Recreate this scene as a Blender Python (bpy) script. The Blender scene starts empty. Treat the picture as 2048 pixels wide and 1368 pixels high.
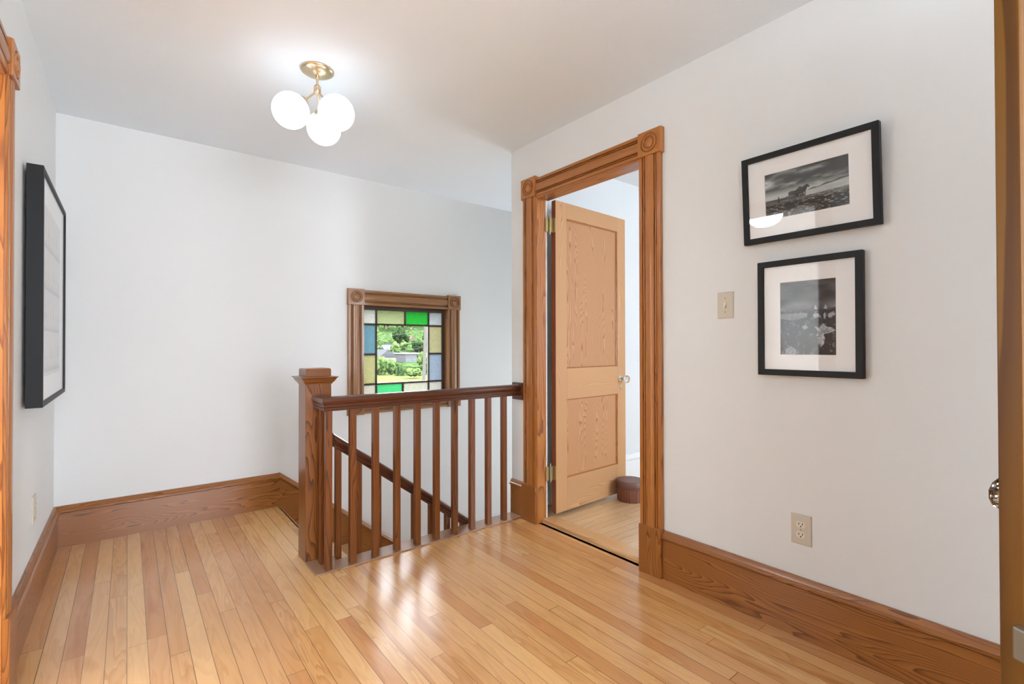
import bpy, bmesh, math, random
import numpy as np
from mathutils import Vector, Matrix
random.seed(7)
sc = bpy.context.scene
COL = sc.collection
R = math.radians
# ------------------------------------------------------------ camera
YAW, PITCH, ROLL = 38.4641, 0.4528, -0.103
CAMZ = 1.1248
cam = bpy.data.cameras.new('camera')
cam.sensor_width = 36; cam.sensor_fit = 'HORIZONTAL'
cam.lens = 967.68 / 2048 * 36
cam.clip_start = 0.02; cam.clip_end = 600
camo = bpy.data.objects.new('camera', cam); COL.objects.link(camo)
_y, _p, _r = R(YAW), R(PITCH), R(ROLL)
F = Vector((math.sin(_y) * math.cos(_p), math.cos(_y) * math.cos(_p), math.sin(_p)))
Rt = Vector((math.cos(_y), -math.sin(_y), 0)); Up = Rt.cross(F)
R2 = Rt * math.cos(_r) + Up * math.sin(_r); U2 = -Rt * math.sin(_r) + Up * math.cos(_r)
camo.matrix_world = Matrix(((R2.x, U2.x, -F.x, 0), (R2.y, U2.y, -F.y, 0), (R2.z, U2.z, -F.z, CAMZ), (0, 0, 0, 1)))
sc.camera = camo
# ------------------------------------------------------------ light and exposure
sc.view_settings.view_transform = 'Standard'
sc.view_settings.look = 'None'
sc.view_settings.gamma = 1.0
sc.view_settings.use_curve_mapping = False
sc.view_settings.exposure = 0.38
W = bpy.data.worlds.new('sky'); sc.world = W; W.use_nodes = True
wn = W.node_tree.nodes; wl = W.node_tree.links
for n in list(wn): wn.remove(n)
wtc = wn.new('ShaderNodeTexCoord'); wsp = wn.new('ShaderNodeSeparateXYZ'); wr = wn.new('ShaderNodeValToRGB')
wr.color_ramp.elements[0].position = 0.0; wr.color_ramp.elements[0].color = (.80, .90, 1.02, 1)
wr.color_ramp.elements[1].position = 0.55; wr.color_ramp.elements[1].color = (.87, .95, 1.04, 1)
bg = wn.new('ShaderNodeBackground'); bg.inputs[1].default_value = 15.0
wo = wn.new('ShaderNodeOutputWorld')
wl.new(wtc.outputs['Generated'], wsp.inputs[0]); wl.new(wsp.outputs[2], wr.inputs[0]); wl.new(wr.outputs[0], bg.inputs[0]); wl.new(bg.outputs[0], wo.inputs[0])

def lamp(name, kind, loc, energy, color=(1, 1, 1), rot=None, size=None, size_y=None, look=None):
    l = bpy.data.lights.new(name, kind); l.energy = energy; l.color = color
    if kind == 'AREA':
        l.shape = 'RECTANGLE'; l.size = size; l.size_y = size_y or size
    o = bpy.data.objects.new(name, l); COL.objects.link(o); o.location = loc
    if look is not None:
        d = Vector(look) - Vector(loc); o.rotation_euler = d.to_track_quat('-Z', 'Y').to_euler()
    return o
sun = lamp('sun', 'SUN', (60, 20, 60), 18, (1.0, 0.95, 0.86), look=(15, 24, 0))
sun.data.angle = R(1.0)
# fill lamps added at the neighbouring rooms' windows and inside the stairwell
lamp('bedroom_daylight_fill', 'AREA', (3.7, -1.75, 1.35), 40, (0.88, 0.95, 1.04), size=.8, size_y=1.2, look=(3.6, 2.4, 1.35))
lamp('side_room_daylight_fill', 'AREA', (-1.9, 3.55, 1.35), 170, (0.87, 0.95, 1.04), size=1.6, size_y=1.5, look=(-1.9, 1.3, 1.35))
lamp('stair_fill', 'AREA', (4.6, 3.15, 0.3), 26, (0.88, 0.95, 1.02), size=0.9, size_y=1.6, look=(1.2, 3.1, 0.9))  # added to brighten the stair wall; there is no window at this end

# ------------------------------------------------------------ helpers
def tag(o, label=None, cat=None, group=None, kind=None):
    if label: o['label'] = label
    if cat: o['category'] = cat
    if group: o['group'] = group
    if kind: o['kind'] = kind
    return o

def empty(name, loc=(0, 0, 0), rotz=0, label=None, cat=None, group=None, kind=None):
    o = bpy.data.objects.new(name, None); COL.objects.link(o)
    o.location = loc; o.rotation_euler = (0, 0, rotz); o.empty_display_size = 0.05
    return tag(o, label, cat, group, kind)

class M:
    def __init__(s): s.v = []; s.f = []
    def add(s, vs, fs):
        k = len(s.v); s.v += [tuple(p) for p in vs]; s.f += [tuple(i + k for i in f) for f in fs]; return s
    def box(s, a, b):
        x0, y0, z0 = (min(a[i], b[i]) for i in range(3)); x1, y1, z1 = (max(a[i], b[i]) for i in range(3))
        return s.add([(x0,y0,z0),(x1,y0,z0),(x1,y1,z0),(x0,y1,z0),(x0,y0,z1),(x1,y0,z1),(x1,y1,z1),(x0,y1,z1)],
                     [(0,3,2,1),(4,5,6,7),(0,1,5,4),(1,2,6,5),(2,3,7,6),(3,0,4,7)])
    def prism(s, pts, vec):
        """closed polygon pts (3D) pushed along vec"""
        n = len(pts); V = Vector(vec); P = [Vector(p) for p in pts]
        return s.add(P + [p + V for p in P], [tuple(range(n))[::-1], tuple(range(n, 2*n))] +
                     [(i, (i+1) % n, n + (i+1) % n, n + i) for i in range(n)])
    def prof(s, pr, o, ea, eb, vec):
        """2D profile pr in the plane (ea, eb) at o, pushed along vec"""
        o = Vector(o); ea = Vector(ea); eb = Vector(eb)
        return s.prism([o + ea*a + eb*b for a, b in pr], vec)
    def loft(s, rings, caps=True, closed=True):
        n = len(rings[0]); vs = [p for r in rings for p in r]; fs = []
        for k in range(len(rings) - 1):
            for i in range(n if closed else n - 1):
                j = (i + 1) % n
                fs.append((k*n+i, k*n+j, (k+1)*n+j, (k+1)*n+i))
        if caps: fs += [tuple(range(n))[::-1], tuple(range((len(rings)-1)*n, len(rings)*n))]
        return s.add(vs, fs)
    def tube(s, a, b, r0, r1=None, n=16):
        r1 = r0 if r1 is None else r1; a = Vector(a); b = Vector(b); d = (b-a).normalized()
        u = d.orthogonal().normalized(); w = d.cross(u)
        return s.loft([[c + (u*math.cos(t)+w*math.sin(t))*r for t in [2*math.pi*i/n for i in range(n)]] for c, r in ((a, r0), (b, r1))])
    def lathe(s, pr, o, axis=(0,0,1), n=32):
        """pr: (radius, height) along axis"""
        o = Vector(o); d = Vector(axis).normalized(); u = d.orthogonal().normalized(); w = d.cross(u)
        return s.loft([[o + d*h + (u*math.cos(t)+w*math.sin(t))*max(r, 1e-5) for t in [2*math.pi*i/n for i in range(n)]] for r, h in pr])
    def sphere(s, c, r, n=32, m=20, sq=(1,1,1)):
        c = Vector(c)
        rings = [[c + Vector((sq[0]*r*math.sin(p)*math.cos(t), sq[1]*r*math.sin(p)*math.sin(t), sq[2]*r*math.cos(p))) for t in [2*math.pi*i/n for i in range(n)]] for p in [max(.001, min(math.pi-.001, math.pi*k/m)) for k in range(m+1)]]
        return s.loft(rings)
    def build(s, name, mat, parent=None, smooth=False, bevel=0, local=False, loc=None, angle=35):
        me = bpy.data.meshes.new(name); off = Vector((0,0,0))
        if parent is not None and not local:
            q = parent; 
            while q: off += q.location; q = q.parent
        if loc is not None: off += Vector(loc)
        me.from_pydata([tuple(Vector(p) - off) for p in s.v], [], s.f); me.update()
        bm = bmesh.new(); bm.from_mesh(me); bmesh.ops.recalc_face_normals(bm, faces=bm.faces); bm.to_mesh(me); bm.free()
        if smooth:
            me.shade_smooth()
            try: me.set_sharp_from_angle(angle=R(angle))
            except Exception: pass
        if mat: me.materials.append(mat)
        o = bpy.data.objects.new(name, me); COL.objects.link(o)
        if parent is not None: o.parent = parent
        if loc is not None: o.location = loc
        if bevel:
            b = o.modifiers.new('bevel', 'BEVEL'); b.width = bevel; b.segments = 2; b.limit_method = 'ANGLE'; b.angle_limit = R(40)
        return o
def struct(o): o['kind'] = 'structure'; return o

# ------------------------------------------------------------ materials
def newmat(name):
    m = bpy.data.materials.new(name); m.use_nodes = True; nt = m.node_tree
    for n in list(nt.nodes): nt.nodes.remove(n)
    out = nt.nodes.new('ShaderNodeOutputMaterial'); b = nt.nodes.new('ShaderNodeBsdfPrincipled')
    nt.links.new(b.outputs[0], out.inputs[0])
    return m, nt, b, out
class G:
    """small node helper"""
    def __init__(s, nt): s.nt = nt
    def n(s, t, **k):
        x = s.nt.nodes.new(t)
        for a, b in k.items(): setattr(x, a, b)
        return x
    def set(s, sock, v):
        if hasattr(v, 'is_linked') or isinstance(v, bpy.types.NodeSocket): s.nt.links.new(v, sock)
        else: sock.default_value = v
    def math(s, op, a, b=0.0, c=None):
        x = s.n('ShaderNodeMath', operation=op); s.set(x.inputs[0], a); s.set(x.inputs[1], b)
        if c is not None: s.set(x.inputs[2], c)
        return x.outputs[0]
    def vmath(s, op, a, b=(0,0,0)):
        x = s.n('ShaderNodeVectorMath', operation=op); s.set(x.inputs[0], a)
        if op == 'SCALE': s.set(x.inputs['Scale'], b)
        else: s.set(x.inputs[1], b)
        return x.outputs[1] if op in ('LENGTH', 'DISTANCE') else x.outputs[0]
    def mix(s, fac, a, b, blend='MIX'):
        x = s.n('ShaderNodeMix', data_type='RGBA', blend_type=blend)
        s.set(x.inputs[0], fac); s.set(x.inputs[6], a); s.set(x.inputs[7], b); return x.outputs[2]
    def ramp(s, f, stops, interp='LINEAR'):
        x = s.n('ShaderNodeValToRGB'); x.color_ramp.interpolation = interp
        e = x.color_ramp.elements
        while len(e) < len(stops): e.new(0.5)
        for i, (p, c) in enumerate(stops): e[i].position = p; e[i].color = (*c, 1) if len(c) == 3 else c
        s.set(x.inputs[0], f); return x.outputs[0]
    def noise(s, v, scale, detail=2, rough=.5, dist=0, dims='3D'):
        x = s.n('ShaderNodeTexNoise', noise_dimensions=dims); s.set(x.inputs['Vector'], v)
        x.inputs['Scale'].default_value = scale; x.inputs['Detail'].default_value = detail
        x.inputs['Roughness'].default_value = rough; x.inputs['Distortion'].default_value = dist
        return x
def srgb(r, g, b):
    f = lambda c: ((c/255+0.055)/1.055)**2.4 if c > 10 else c/255/12.92
    return (f(r), f(g), f(b))
def C4(c): return (*c, 1)

def plain(name, col, rough=.6, metal=0, bump=0, bscale=80, spec=.5, var=0):
    m, nt, b, _ = newmat(name); g = G(nt)
    b.inputs['Base Color'].default_value = C4(col); b.inputs['Roughness'].default_value = rough
    b.inputs['Metallic'].default_value = metal; b.inputs['Specular IOR Level'].default_value = spec
    tc = g.n('ShaderNodeTexCoord').outputs['Object']
    if var:
        nz = g.noise(tc, 2.5, 3)
        g.set(b.inputs['Base Color'], g.mix(nz.outputs[0], C4([c*(1-var) for c in col]), C4([min(1, c*(1+var)) for c in col])))
    if bump:
        nz = g.noise(tc, bscale, 3); bp = g.n('ShaderNodeBump'); bp.inputs['Strength'].default_value = bump; bp.inputs['Distance'].default_value = .002
        nt.links.new(nz.outputs[0], bp.inputs['Height']); nt.links.new(bp.outputs[0], b.inputs['Normal'])
    return m

def wood(name, axis, light, mid, dark, freq=110, rough=.33, figure=1.0, centre=(.035, .05), coat=.25, sharp=.70, varo=.10):
    """softwood with pale earlywood and thin dark latewood rings; axis = grain direction"""
    m, nt, b, _ = newmat(name); g = G(nt)
    tc = g.n('ShaderNodeTexCoord').outputs['Object']
    rnd = g.n('ShaderNodeObjectInfo').outputs['Random']
    cmb = g.n('ShaderNodeCombineXYZ')
    for i, k in enumerate((7.3, 3.9, 11.7)): g.set(cmb.inputs[i], g.math('MULTIPLY', rnd, k))
    p = tc
    sc_ = [1.0, 1.0, 1.0]; sc_[axis] = .13
    ps = g.vmath('MULTIPLY', p, tuple(sc_))
    pn = g.vmath('ADD', ps, cmb.outputs[0])
    n1 = g.noise(pn, 7, 2.0, .5); n2 = g.noise(pn, 26, 2, .5)
    d1 = g.vmath('SCALE', g.vmath('SUBTRACT', n1.outputs[1], (.5,.5,.5)), .16 * figure)
    d2 = g.vmath('SCALE', g.vmath('SUBTRACT', n2.outputs[1], (.5,.5,.5)), .010 * figure)
    q = g.vmath('ADD', g.vmath('ADD', ps, d1), d2)
    sp = g.n('ShaderNodeSeparateXYZ'); g.set(sp.inputs[0], q)
    cs = [i for i in range(3) if i != axis]
    a = g.math('ADD', sp.outputs[cs[0]], g.math('MULTIPLY', g.math('SUBTRACT', rnd, .5), .05)); a = g.math('ADD', a, centre[0])
    c = g.math('ADD', sp.outputs[cs[1]], centre[1] * -1)
    r = g.math('SQRT', g.math('ADD', g.math('MULTIPLY', a, a), g.math('MULTIPLY', c, c)))
    ring = g.math('FRACT', g.math('MULTIPLY', r, freq))
    band = g.ramp(ring, [(0, light), (sharp, mid), (.9, dark), (.97, dark), (1, light)])
    # fine fibres
    sf = [260.0, 260.0, 260.0]; sf[axis] = 5.0
    nf = g.noise(g.vmath('MULTIPLY', p, tuple(sf)), 1.0, 2)
    col = g.mix(g.math('MULTIPLY', nf.outputs[0], .35), band, C4(mid))
    nv = g.noise(pn, 3.0, 2)
    v = g.math('ADD', g.math('MULTIPLY', g.math('SUBTRACT', nv.outputs[0], .5), varo*2), g.math('ADD', 1.0, g.math('MULTIPLY', g.math('SUBTRACT', rnd, .5), varo)))
    hsv = g.n('ShaderNodeHueSaturation'); g.set(hsv.inputs['Color'], col); g.set(hsv.inputs['Value'], v)
    g.set(b.inputs['Base Color'], hsv.outputs[0])
    b.inputs['Roughness'].default_value = rough; b.inputs['Coat Weight'].default_value = coat; b.inputs['Coat Roughness'].default_value = .12
    bp = g.n('ShaderNodeBump'); bp.inputs['Strength'].default_value = .12; bp.inputs['Distance'].default_value = .001
    nt.links.new(nf.outputs[0], bp.inputs['Height']); nt.links.new(bp.outputs[0], b.inputs['Normal'])
    return m
WOOD = {}
def woods(kind, ax):
    k = (kind, ax)
    if k not in WOOD:
        P = dict(casing=(srgb(190,124,58), srgb(172,105,44), srgb(126,68,26)),
                 base=(srgb(166,106,50), srgb(146,88,38), srgb(98,54,20)),
                 rail=(srgb(104,54,28), srgb(86,42,21), srgb(52,24,12)),
                 post=(srgb(146,90,42), srgb(126,72,28), srgb(70,36,12)),
                 baluster=(srgb(134,76,32), srgb(114,62,25), srgb(70,36,14)),
                 window=(srgb(166,120,76), srgb(148,101,60), srgb(106,67,36)),
                 door=(srgb(206,162,116), srgb(194,146,100), srgb(170,120,76)),
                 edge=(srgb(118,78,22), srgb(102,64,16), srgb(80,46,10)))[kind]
        fr = dict(casing=190, base=135, rail=200, post=190, baluster=170, window=190, door=170, edge=240)[kind]
        fg = dict(casing=.5, base=1.3, rail=.5, post=.8, baluster=.6, window=.7, door=.9, edge=.05)[kind]
        WOOD[k] = wood('%s_wood_%s' % (kind, 'xyz'[ax]), ax, *P, freq=fr, figure=fg, centre=(.055,.075) if kind == 'base' else (.035,.05), rough=.4 if kind in ('door','edge') else .3,
                       coat={'door': .05, 'base': .15, 'edge': 0}.get(kind, .25))
    return WOOD[k]

def floor_mat(name, tones, width=.061, length=1.7, axis='y', rough=.27, dark=(.10,.045,.02), gapw=.0011, grainamt=1.0):
    m, nt, b, _ = newmat(name); g = G(nt)
    tc = g.n('ShaderNodeTexCoord').outputs['Object']; sp = g.n('ShaderNodeSeparateXYZ'); g.set(sp.inputs[0], tc)
    X, Y = (sp.outputs[0], sp.outputs[1]) if axis == 'y' else (sp.outputs[1], sp.outputs[0])
    u = g.math('DIVIDE', g.math('ADD', X, 5.0), width); iu = g.math('FLOOR', u); fu = g.math('FRACT', u)
    w1 = g.n('ShaderNodeTexWhiteNoise', noise_dimensions='1D'); g.set(w1.inputs['W'], iu)
    w1b = g.n('ShaderNodeTexWhiteNoise', noise_dimensions='1D'); g.set(w1b.inputs['W'], g.math('ADD', iu, 91.7))
    L = g.math('MULTIPLY', g.math('ADD', .65, g.math('MULTIPLY', w1b.outputs[0], .8)), length)
    v = g.math('DIVIDE', g.math('ADD', g.math('ADD', Y, 9.0), g.math('MULTIPLY', w1.outputs[0], 3.0)), L)
    iv = g.math('FLOOR', v); fv = g.math('FRACT', v)
    cm = g.n('ShaderNodeCombineXYZ'); g.set(cm.inputs[0], iu); g.set(cm.inputs[1], iv)
    w2 = g.n('ShaderNodeTexWhiteNoise', noise_dimensions='2D'); g.set(w2.inputs['Vector'], cm.outputs[0])
    n = len(tones)
    base = g.ramp(w2.outputs[0], [(i/(n-1), t) for i, t in enumerate(tones)])
    # grain inside each board
    co = g.n('ShaderNodeCombineXYZ')
    g.set(co.inputs[0], g.math('ADD', X, g.math('MULTIPLY', w2.outputs[0], 37.0)))
    g.set(co.inputs[1], g.math('ADD', g.math('MULTIPLY', Y, .10), g.math('MULTIPLY', w2.outputs[0], 11.0)))
    g.set(co.inputs[2], g.math('MULTIPLY', w2.outputs[0], 5.0))
    nA = g.noise(co.outputs[0], 9, 3, .55, .6); nB = g.noise(co.outputs[0], 60, 2, .5)
    ring = g.math('FRACT', g.math('MULTIPLY', nA.outputs[0], 11.0))
    rl = g.ramp(ring, [(0, (1,1,1)), (.5, (.93,.90,.86)), (.9, (.74,.64,.52)), (.98, (.78,.68,.58)), (1, (1,1,1))])
    strength = g.ramp(g.math('FRACT', g.math('MULTIPLY', w2.outputs[0], 7.31)), [(0, (.35,)*3), (.6, (.7,)*3), (1, (1.35*grainamt,)*3)])
    col = g.mix(g.math('MULTIPLY', strength, .62), base, g.mix(1.0, base, rl, 'MULTIPLY'))
    col = g.mix(g.math('MULTIPLY', nB.outputs[0], .22), col, g.mix(1.0, col, C4((.72,.62,.5)), 'MULTIPLY'))
    # broad dark figure streaks on a few boards
    nS = g.noise(co.outputs[0], 14, 2, .5, 1.0)
    st = g.ramp(nS.outputs[0], [(.54, (0,)*3), (.66, (1,)*3)])
    pick = g.ramp(g.math('FRACT', g.math('MULTIPLY', w2.outputs[0], 19.7)), [(.45, (0,)*3), (.65, (1,)*3)])
    col = g.mix(g.math('MULTIPLY', g.math('MULTIPLY', st, pick), .55*grainamt), col, g.mix(1.0, col, C4((.70,.52,.36)), 'MULTIPLY'))
    e = g.math('MULTIPLY', g.math('MINIMUM', fu, g.math('SUBTRACT', 1.0, fu)), width)
    e2 = g.math('MULTIPLY', g.math('MINIMUM', fv, g.math('SUBTRACT', 1.0, fv)), L)
    gap = g.math('LESS_THAN', g.math('MINIMUM', e, e2), gapw)
    gapm = g.math('MULTIPLY', gap, g.math('ADD', .5, g.math('MULTIPLY', w1.outputs[0], .5)))
    col = g.mix(gapm, col, C4(dark))
    g.set(b.inputs['Base Color'], col)
    nr = g.noise(tc, 3, 1); rr = g.math('ADD', rough, g.math('MULTIPLY', g.math('SUBTRACT', nr.outputs[0], .5), .08)); b.inputs['Roughness'].default_value = rough
    b.inputs['Coat Weight'].default_value = .65; b.inputs['Coat Roughness'].default_value = .27; b.inputs['Specular IOR Level'].default_value = .4
    bp = g.n('ShaderNodeBump'); bp.inputs['Strength'].default_value = .25; bp.inputs['Distance'].default_value = .0012
    tilt = g.math('ADD', g.math('MULTIPLY', nB.outputs[0], .05), g.math('MULTIPLY', gap, -1.0))
    g.set(bp.inputs['Height'], tilt); nt.links.new(bp.outputs[0], b.inputs['Normal'])
    return m

wall_m = plain('warm_white_wall_paint', (.775,.777,.762), .62, bump=.10, bscale=140, var=.012)
ceil_m = plain('white_ceiling_paint', (.85,.90,.94), .75, bump=.06, bscale=90, var=.012)
bed_m = plain('cool_white_wall_paint', (.76,.79,.81), .6, var=.01)
white_trim = plain('white_gloss_trim_paint', (.85,.86,.87), .35)
black_m = plain('black_frame_wood', (.007,.0075,.008), .5, spec=.3, bump=.05)
mat_m = plain('white_mat_board', (.86,.855,.84), .8)
plate_m = plain('ivory_plastic', (.60,.54,.44), .38)
recept_m = plain('cream_plastic', (.72,.66,.55), .35)
slot_m = plain('dark_slot', (.015,.012,.010), .6)
brass_m = plain('satin_brass', (.70,.56,.38), .28, 1)
oldbrass_m = plain('aged_brass', (.42,.33,.16), .42, 1, var=.3)
nickel_m = plain('aged_nickel', (.55,.53,.46), .22, 1)
steel_m = plain('grey_steel', (.36,.33,.27), .38, 1)
dark_m = plain('dark_brown_sash', (.060,.038,.028), .4)
darkfoot_m = plain('dark_foot_stain', srgb(70,36,20), .35)
shoe_m = wood('shoe_wood', 0, srgb(182,146,118), srgb(162,124,96), srgb(126,90,66), freq=150, figure=.7, rough=.24, coat=.4)
base_floor = [srgb(209,151,94), srgb(227,175,113), srgb(215,159,101), srgb(232,183,123), srgb(205,143,87), srgb(223,169,103), srgb(217,161,105), srgb(235,189,130)]
floor_m = floor_mat('strip_maple_floor', base_floor)
bedfloor_m = floor_mat('pale_maple_floor', [srgb(226,190,146), srgb(232,200,158), srgb(220,182,136), srgb(236,206,166)], width=.06, grainamt=.4, axis='x', rough=.3)
tread_m = wood('tread_wood', 1, srgb(222,178,126), srgb(208,160,108), srgb(180,130,80), freq=80, figure=.6, rough=.25, coat=.4, sharp=.7)
cool_m = plain('bluish_door_seal', (.10,.14,.20), .5)

def glass_clear(name, rough=0.0, refl=(.06,.5), tint=(1,1,1)):
    m = bpy.data.materials.new(name); m.use_nodes = True; nt = m.node_tree; g = G(nt)
    for n in list(nt.nodes): nt.nodes.remove(n)
    out = g.n('ShaderNodeOutputMaterial'); t = g.n('ShaderNodeBsdfTransparent'); t.inputs[0].default_value = C4(tint)
    gl = g.n('ShaderNodeBsdfGlossy'); gl.inputs['Roughness'].default_value = rough; gl.inputs[0].default_value = (1,1,1,1)
    fr = g.n('ShaderNodeLayerWeight'); fr.inputs[0].default_value = .5
    fac = g.math('ADD', .024, g.math('MULTIPLY', g.math('POWER', fr.outputs['Facing'], 5.0), .5))
    mx = g.n('ShaderNodeMixShader'); g.set(mx.inputs[0], fac)
    nt.links.new(t.outputs[0], mx.inputs[1]); nt.links.new(gl.outputs[0], mx.inputs[2]); nt.links.new(mx.outputs[0], out.inputs[0])
    return m
def glass_stained(name, tint, see=.35, diff=None):
    """rolled cathedral glass: part of the light passes straight, part is scattered"""
    m = bpy.data.materials.new(name); m.use_nodes = True; nt = m.node_tree; g = G(nt)
    for n in list(nt.nodes): nt.nodes.remove(n)
    out = g.n('ShaderNodeOutputMaterial'); t = g.n('ShaderNodeBsdfTransparent')
    tl = g.n('ShaderNodeBsdfTranslucent'); gl = g.n('ShaderNodeBsdfGlossy'); gl.inputs['Roughness'].default_value = .2
    tc = g.n('ShaderNodeTexCoord').outputs['Object']
    nz = g.noise(g.vmath('MULTIPLY', tc, (1,1,2.2)), 55, 3, .6, 1.5)
    cc = g.mix(nz.outputs[0], C4([c*.55 for c in tint]), C4([min(1, c*1.3) for c in tint]))
    g.set(t.inputs[0], cc); g.set(tl.inputs[0], cc)
    bp = g.n('ShaderNodeBump'); bp.inputs['Strength'].default_value = .6; bp.inputs['Distance'].default_value = .002
    g.set(bp.inputs['Height'], nz.outputs[0]); nt.links.new(bp.outputs[0], tl.inputs['Normal']); nt.links.new(bp.outputs[0], gl.inputs['Normal'])
    mx = g.n('ShaderNodeMixShader'); mx.inputs[0].default_value = see
    nt.links.new(tl.outputs[0], mx.inputs[1]); nt.links.new(t.outputs[0], mx.inputs[2])
    m2 = g.n('ShaderNodeMixShader'); m2.inputs[0].default_value = .04
    nt.links.new(mx.outputs[0], m2.inputs[1]); nt.links.new(gl.outputs[0], m2.inputs[2]); nt.links.new(m2.outputs[0], out.inputs[0])
    return m
def emis(name, col, s):
    m = bpy.data.materials.new(name); m.use_nodes = True; nt = m.node_tree; g = G(nt)
    for n in list(nt.nodes): nt.nodes.remove(n)
    out = g.n('ShaderNodeOutputMaterial'); e = g.n('ShaderNodeEmission'); e.inputs[0].default_value = C4(col); e.inputs[1].default_value = s
    nt.links.new(e.outputs[0], out.inputs[0]); return m

# ------------------------------------------------------------ the shell
XL, XR, YB, YE, H = -.32, 2.0425, 3.711, 2.573, 2.44
YF = -.34                      # front wall behind the camera's right shoulder
# floor of the landing, cut around the stairwell
fl = M()
fl.box((XL-.1, YF-.1, -.20), (.838, YB+.02, 0))
fl.box((.838, YF-.1, -.20), (XR+.03, 2.556, 0))
struct(fl.build('floor', floor_m))
# lower hall floor at the foot of the stairs
struct(M().box((.5, 2.4, -2.92), (5.2, 3.9, -2.80)).build('floor_lower_hall', floor_m))
# rounded stair nosing at the landing edge
ns = M(); ns.prof([(0,0),(.0,-.022),(.014,-.022),(.020,-.014),(.020,-.006),(.014,0)], (.830, 2.62, 0), (1,0,0), (0,0,1), (0, YB-2.645, 0))
struct(ns.build('trim_1', tread_m, smooth=True))
ce = M()
ce.box((-3.3, -3.0, H), (5.3, YB+.15, H+.12))
struct(ce.build('ceiling', ceil_m))
# back wall with the window opening
WX0, WX1, WZ0, WZ1 = 1.430, 2.225, .690, 1.462
bw = M()
bw.box((XL-.12, YB, -2.9), (WX0, YB+.15, H)); bw.box((WX1, YB, -2.9), (5.2, YB+.15, H))
bw.box((WX0, YB, -2.9), (WX1, YB+.15, WZ0)); bw.box((WX0, YB, WZ1), (WX1, YB+.15, H))
struct(bw.build('wall_back', wall_m))
# left wall with doorway
LY0, LY1, LZ = 1.50, 2.185, 2.0
lw = M()
lw.box((XL-.12, LY1, -.2), (XL, YB, H)); lw.box((XL-.12, YF-.1, -.2), (XL, LY0, H)); lw.box((XL-.12, LY0, LZ), (XL, LY1, H))
struct(lw.build('wall_left', wall_m))
# right wall with doorway to the bedroom, then the stairwell return
DY0, DY1, DZ = 1.502, 2.305, 2.078
XT = XR + .078
rw = M()
rw.box((XR, YF-.1, -.2), (XT, DY0, H)); rw.box((XR, DY1, -.2), (XT, YE, H)); rw.box((XR, DY0, DZ), (XT, DY1, H)); rw.box((XR, DY0, -.2), (XT, DY1, 0))
struct(rw.build('wall_right', wall_m))
struct(M().box((XT, 2.49, -2.9), (5.2, YE, H)).build('wall_stairwell', wall_m))
struct(M().box((5.08, YE, -2.9), (5.2, YB, H)).build('wall_stair_end', wall_m))
struct(M().box((.86, 2.556, -2.9), (5.2, 2.599, -.201)).build('wall_under_landing', wall_m))
# front wall behind the camera, with the doorway of the ajar door
fw = M()
FX0, FX1, FZ = .93, 1.73, 2.06
fw.box((-.32, YF-.1, 0), (-.2, YF, H)); fw.box((FX1, YF-.1, 0), (XR, YF, H))
struct(fw.build('wall_front', wall_m))
# hall space behind the camera
hb = M(); hb.box((-.42, -3.0, -.2), (-.32, YF-.1, H)); hb.box((XR, -3.0, -.2), (XR+.1, YF-.1, H))
struct(hb.build('wall_hall_behind', wall_m))
struct(M().box((-.42, -3.0, -.2), (XR+.1, YF-.1, 0)).build('floor_hall_behind', floor_m))
def window_wall(name, a, b, horiz, lo, hi, z0, z1, wname, mat):
    '''wall slab a..b with an added, unseen window opening (horiz axis 0 or 1) and its frame'''
    m = M()
    def seg(h0, h1, za, zb):
        p = [*a]; q = [*b]; p[horiz], q[horiz] = h0, h1; p[2], q[2] = za, zb; m.box(p, q)
    seg(a[horiz], lo, a[2], b[2]); seg(hi, b[horiz], a[2], b[2]); seg(lo, hi, a[2], z0); seg(lo, hi, z1, b[2])
    struct(m.build(name, mat))
    w = struct(empty(wname, tuple((x+y)/2 for x, y in zip(a, b)))); m = M(); t = .05; k = 1-horiz
    def bar(h0, h1, za, zb):
        p = [*a]; q = [*b]; p[horiz], q[horiz] = h0, h1; p[2], q[2] = za, zb; c = (a[k]+b[k])/2; p[k], q[k] = c-.02, c+.02; m.box(p, q)
    bar(lo, lo+t, z0, z1); bar(hi-t, hi, z0, z1); bar(lo, hi, z0, z0+t); bar(lo, hi, z1-t, z1); bar(lo, hi, (z0+z1)/2-t/2, (z0+z1)/2+t/2)
    m.build('sash', white_trim, w)
window_wall('wall_hall_end', [-.42, -3.1, -.2], [XR+.1, -3.0, H], 0, -.15, 1.75, .5, 2.25, 'fill_window_2', wall_m)  # window added behind the camera to let in fill light
# bedroom shell
bd = M(); bd.box((5.1, -1.5, -.2), (5.2, 2.49, H))
struct(bd.build('wall_bedroom', bed_m))
window_wall('wall_bedroom_front', [XR+.1, -1.6, -.2], [5.2, -1.5, H], 0, 3.3, 4.1, .7, 2.0, 'window_3', bed_m)
bt = M(); bt.box((XT, 2.482, 0.02), (5.1, 2.4899, H)); struct(bt.build('wall_bedroom_back', bed_m))
struct(M().box((XT-.001, -1.5, -.2), (5.1, 2.49, .02)).build('floor_bedroom', bedfloor_m))
# side room shell (beyond the left doorway)
window_wall('wall_side_room_back', [-3.3, 3.3, -.2], [XL-.12, 3.4, H], 0, -2.7, -1.1, .6, 2.1, 'fill_window_4', wall_m)  # unseen window put on this side so its light reaches the right wall
sr = M(); sr.box((-3.3, -.4, -.2), (-3.2, 3.3, H)); sr.box((-3.3, -.5, -.2), (XL-.12, -.4, H))
struct(sr.build('wall_side_room', wall_m))
struct(M().box((-3.3, -.5, -.2), (XL-.1, 3.4, -.001)).build('floor_side_room', floor_m))

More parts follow.
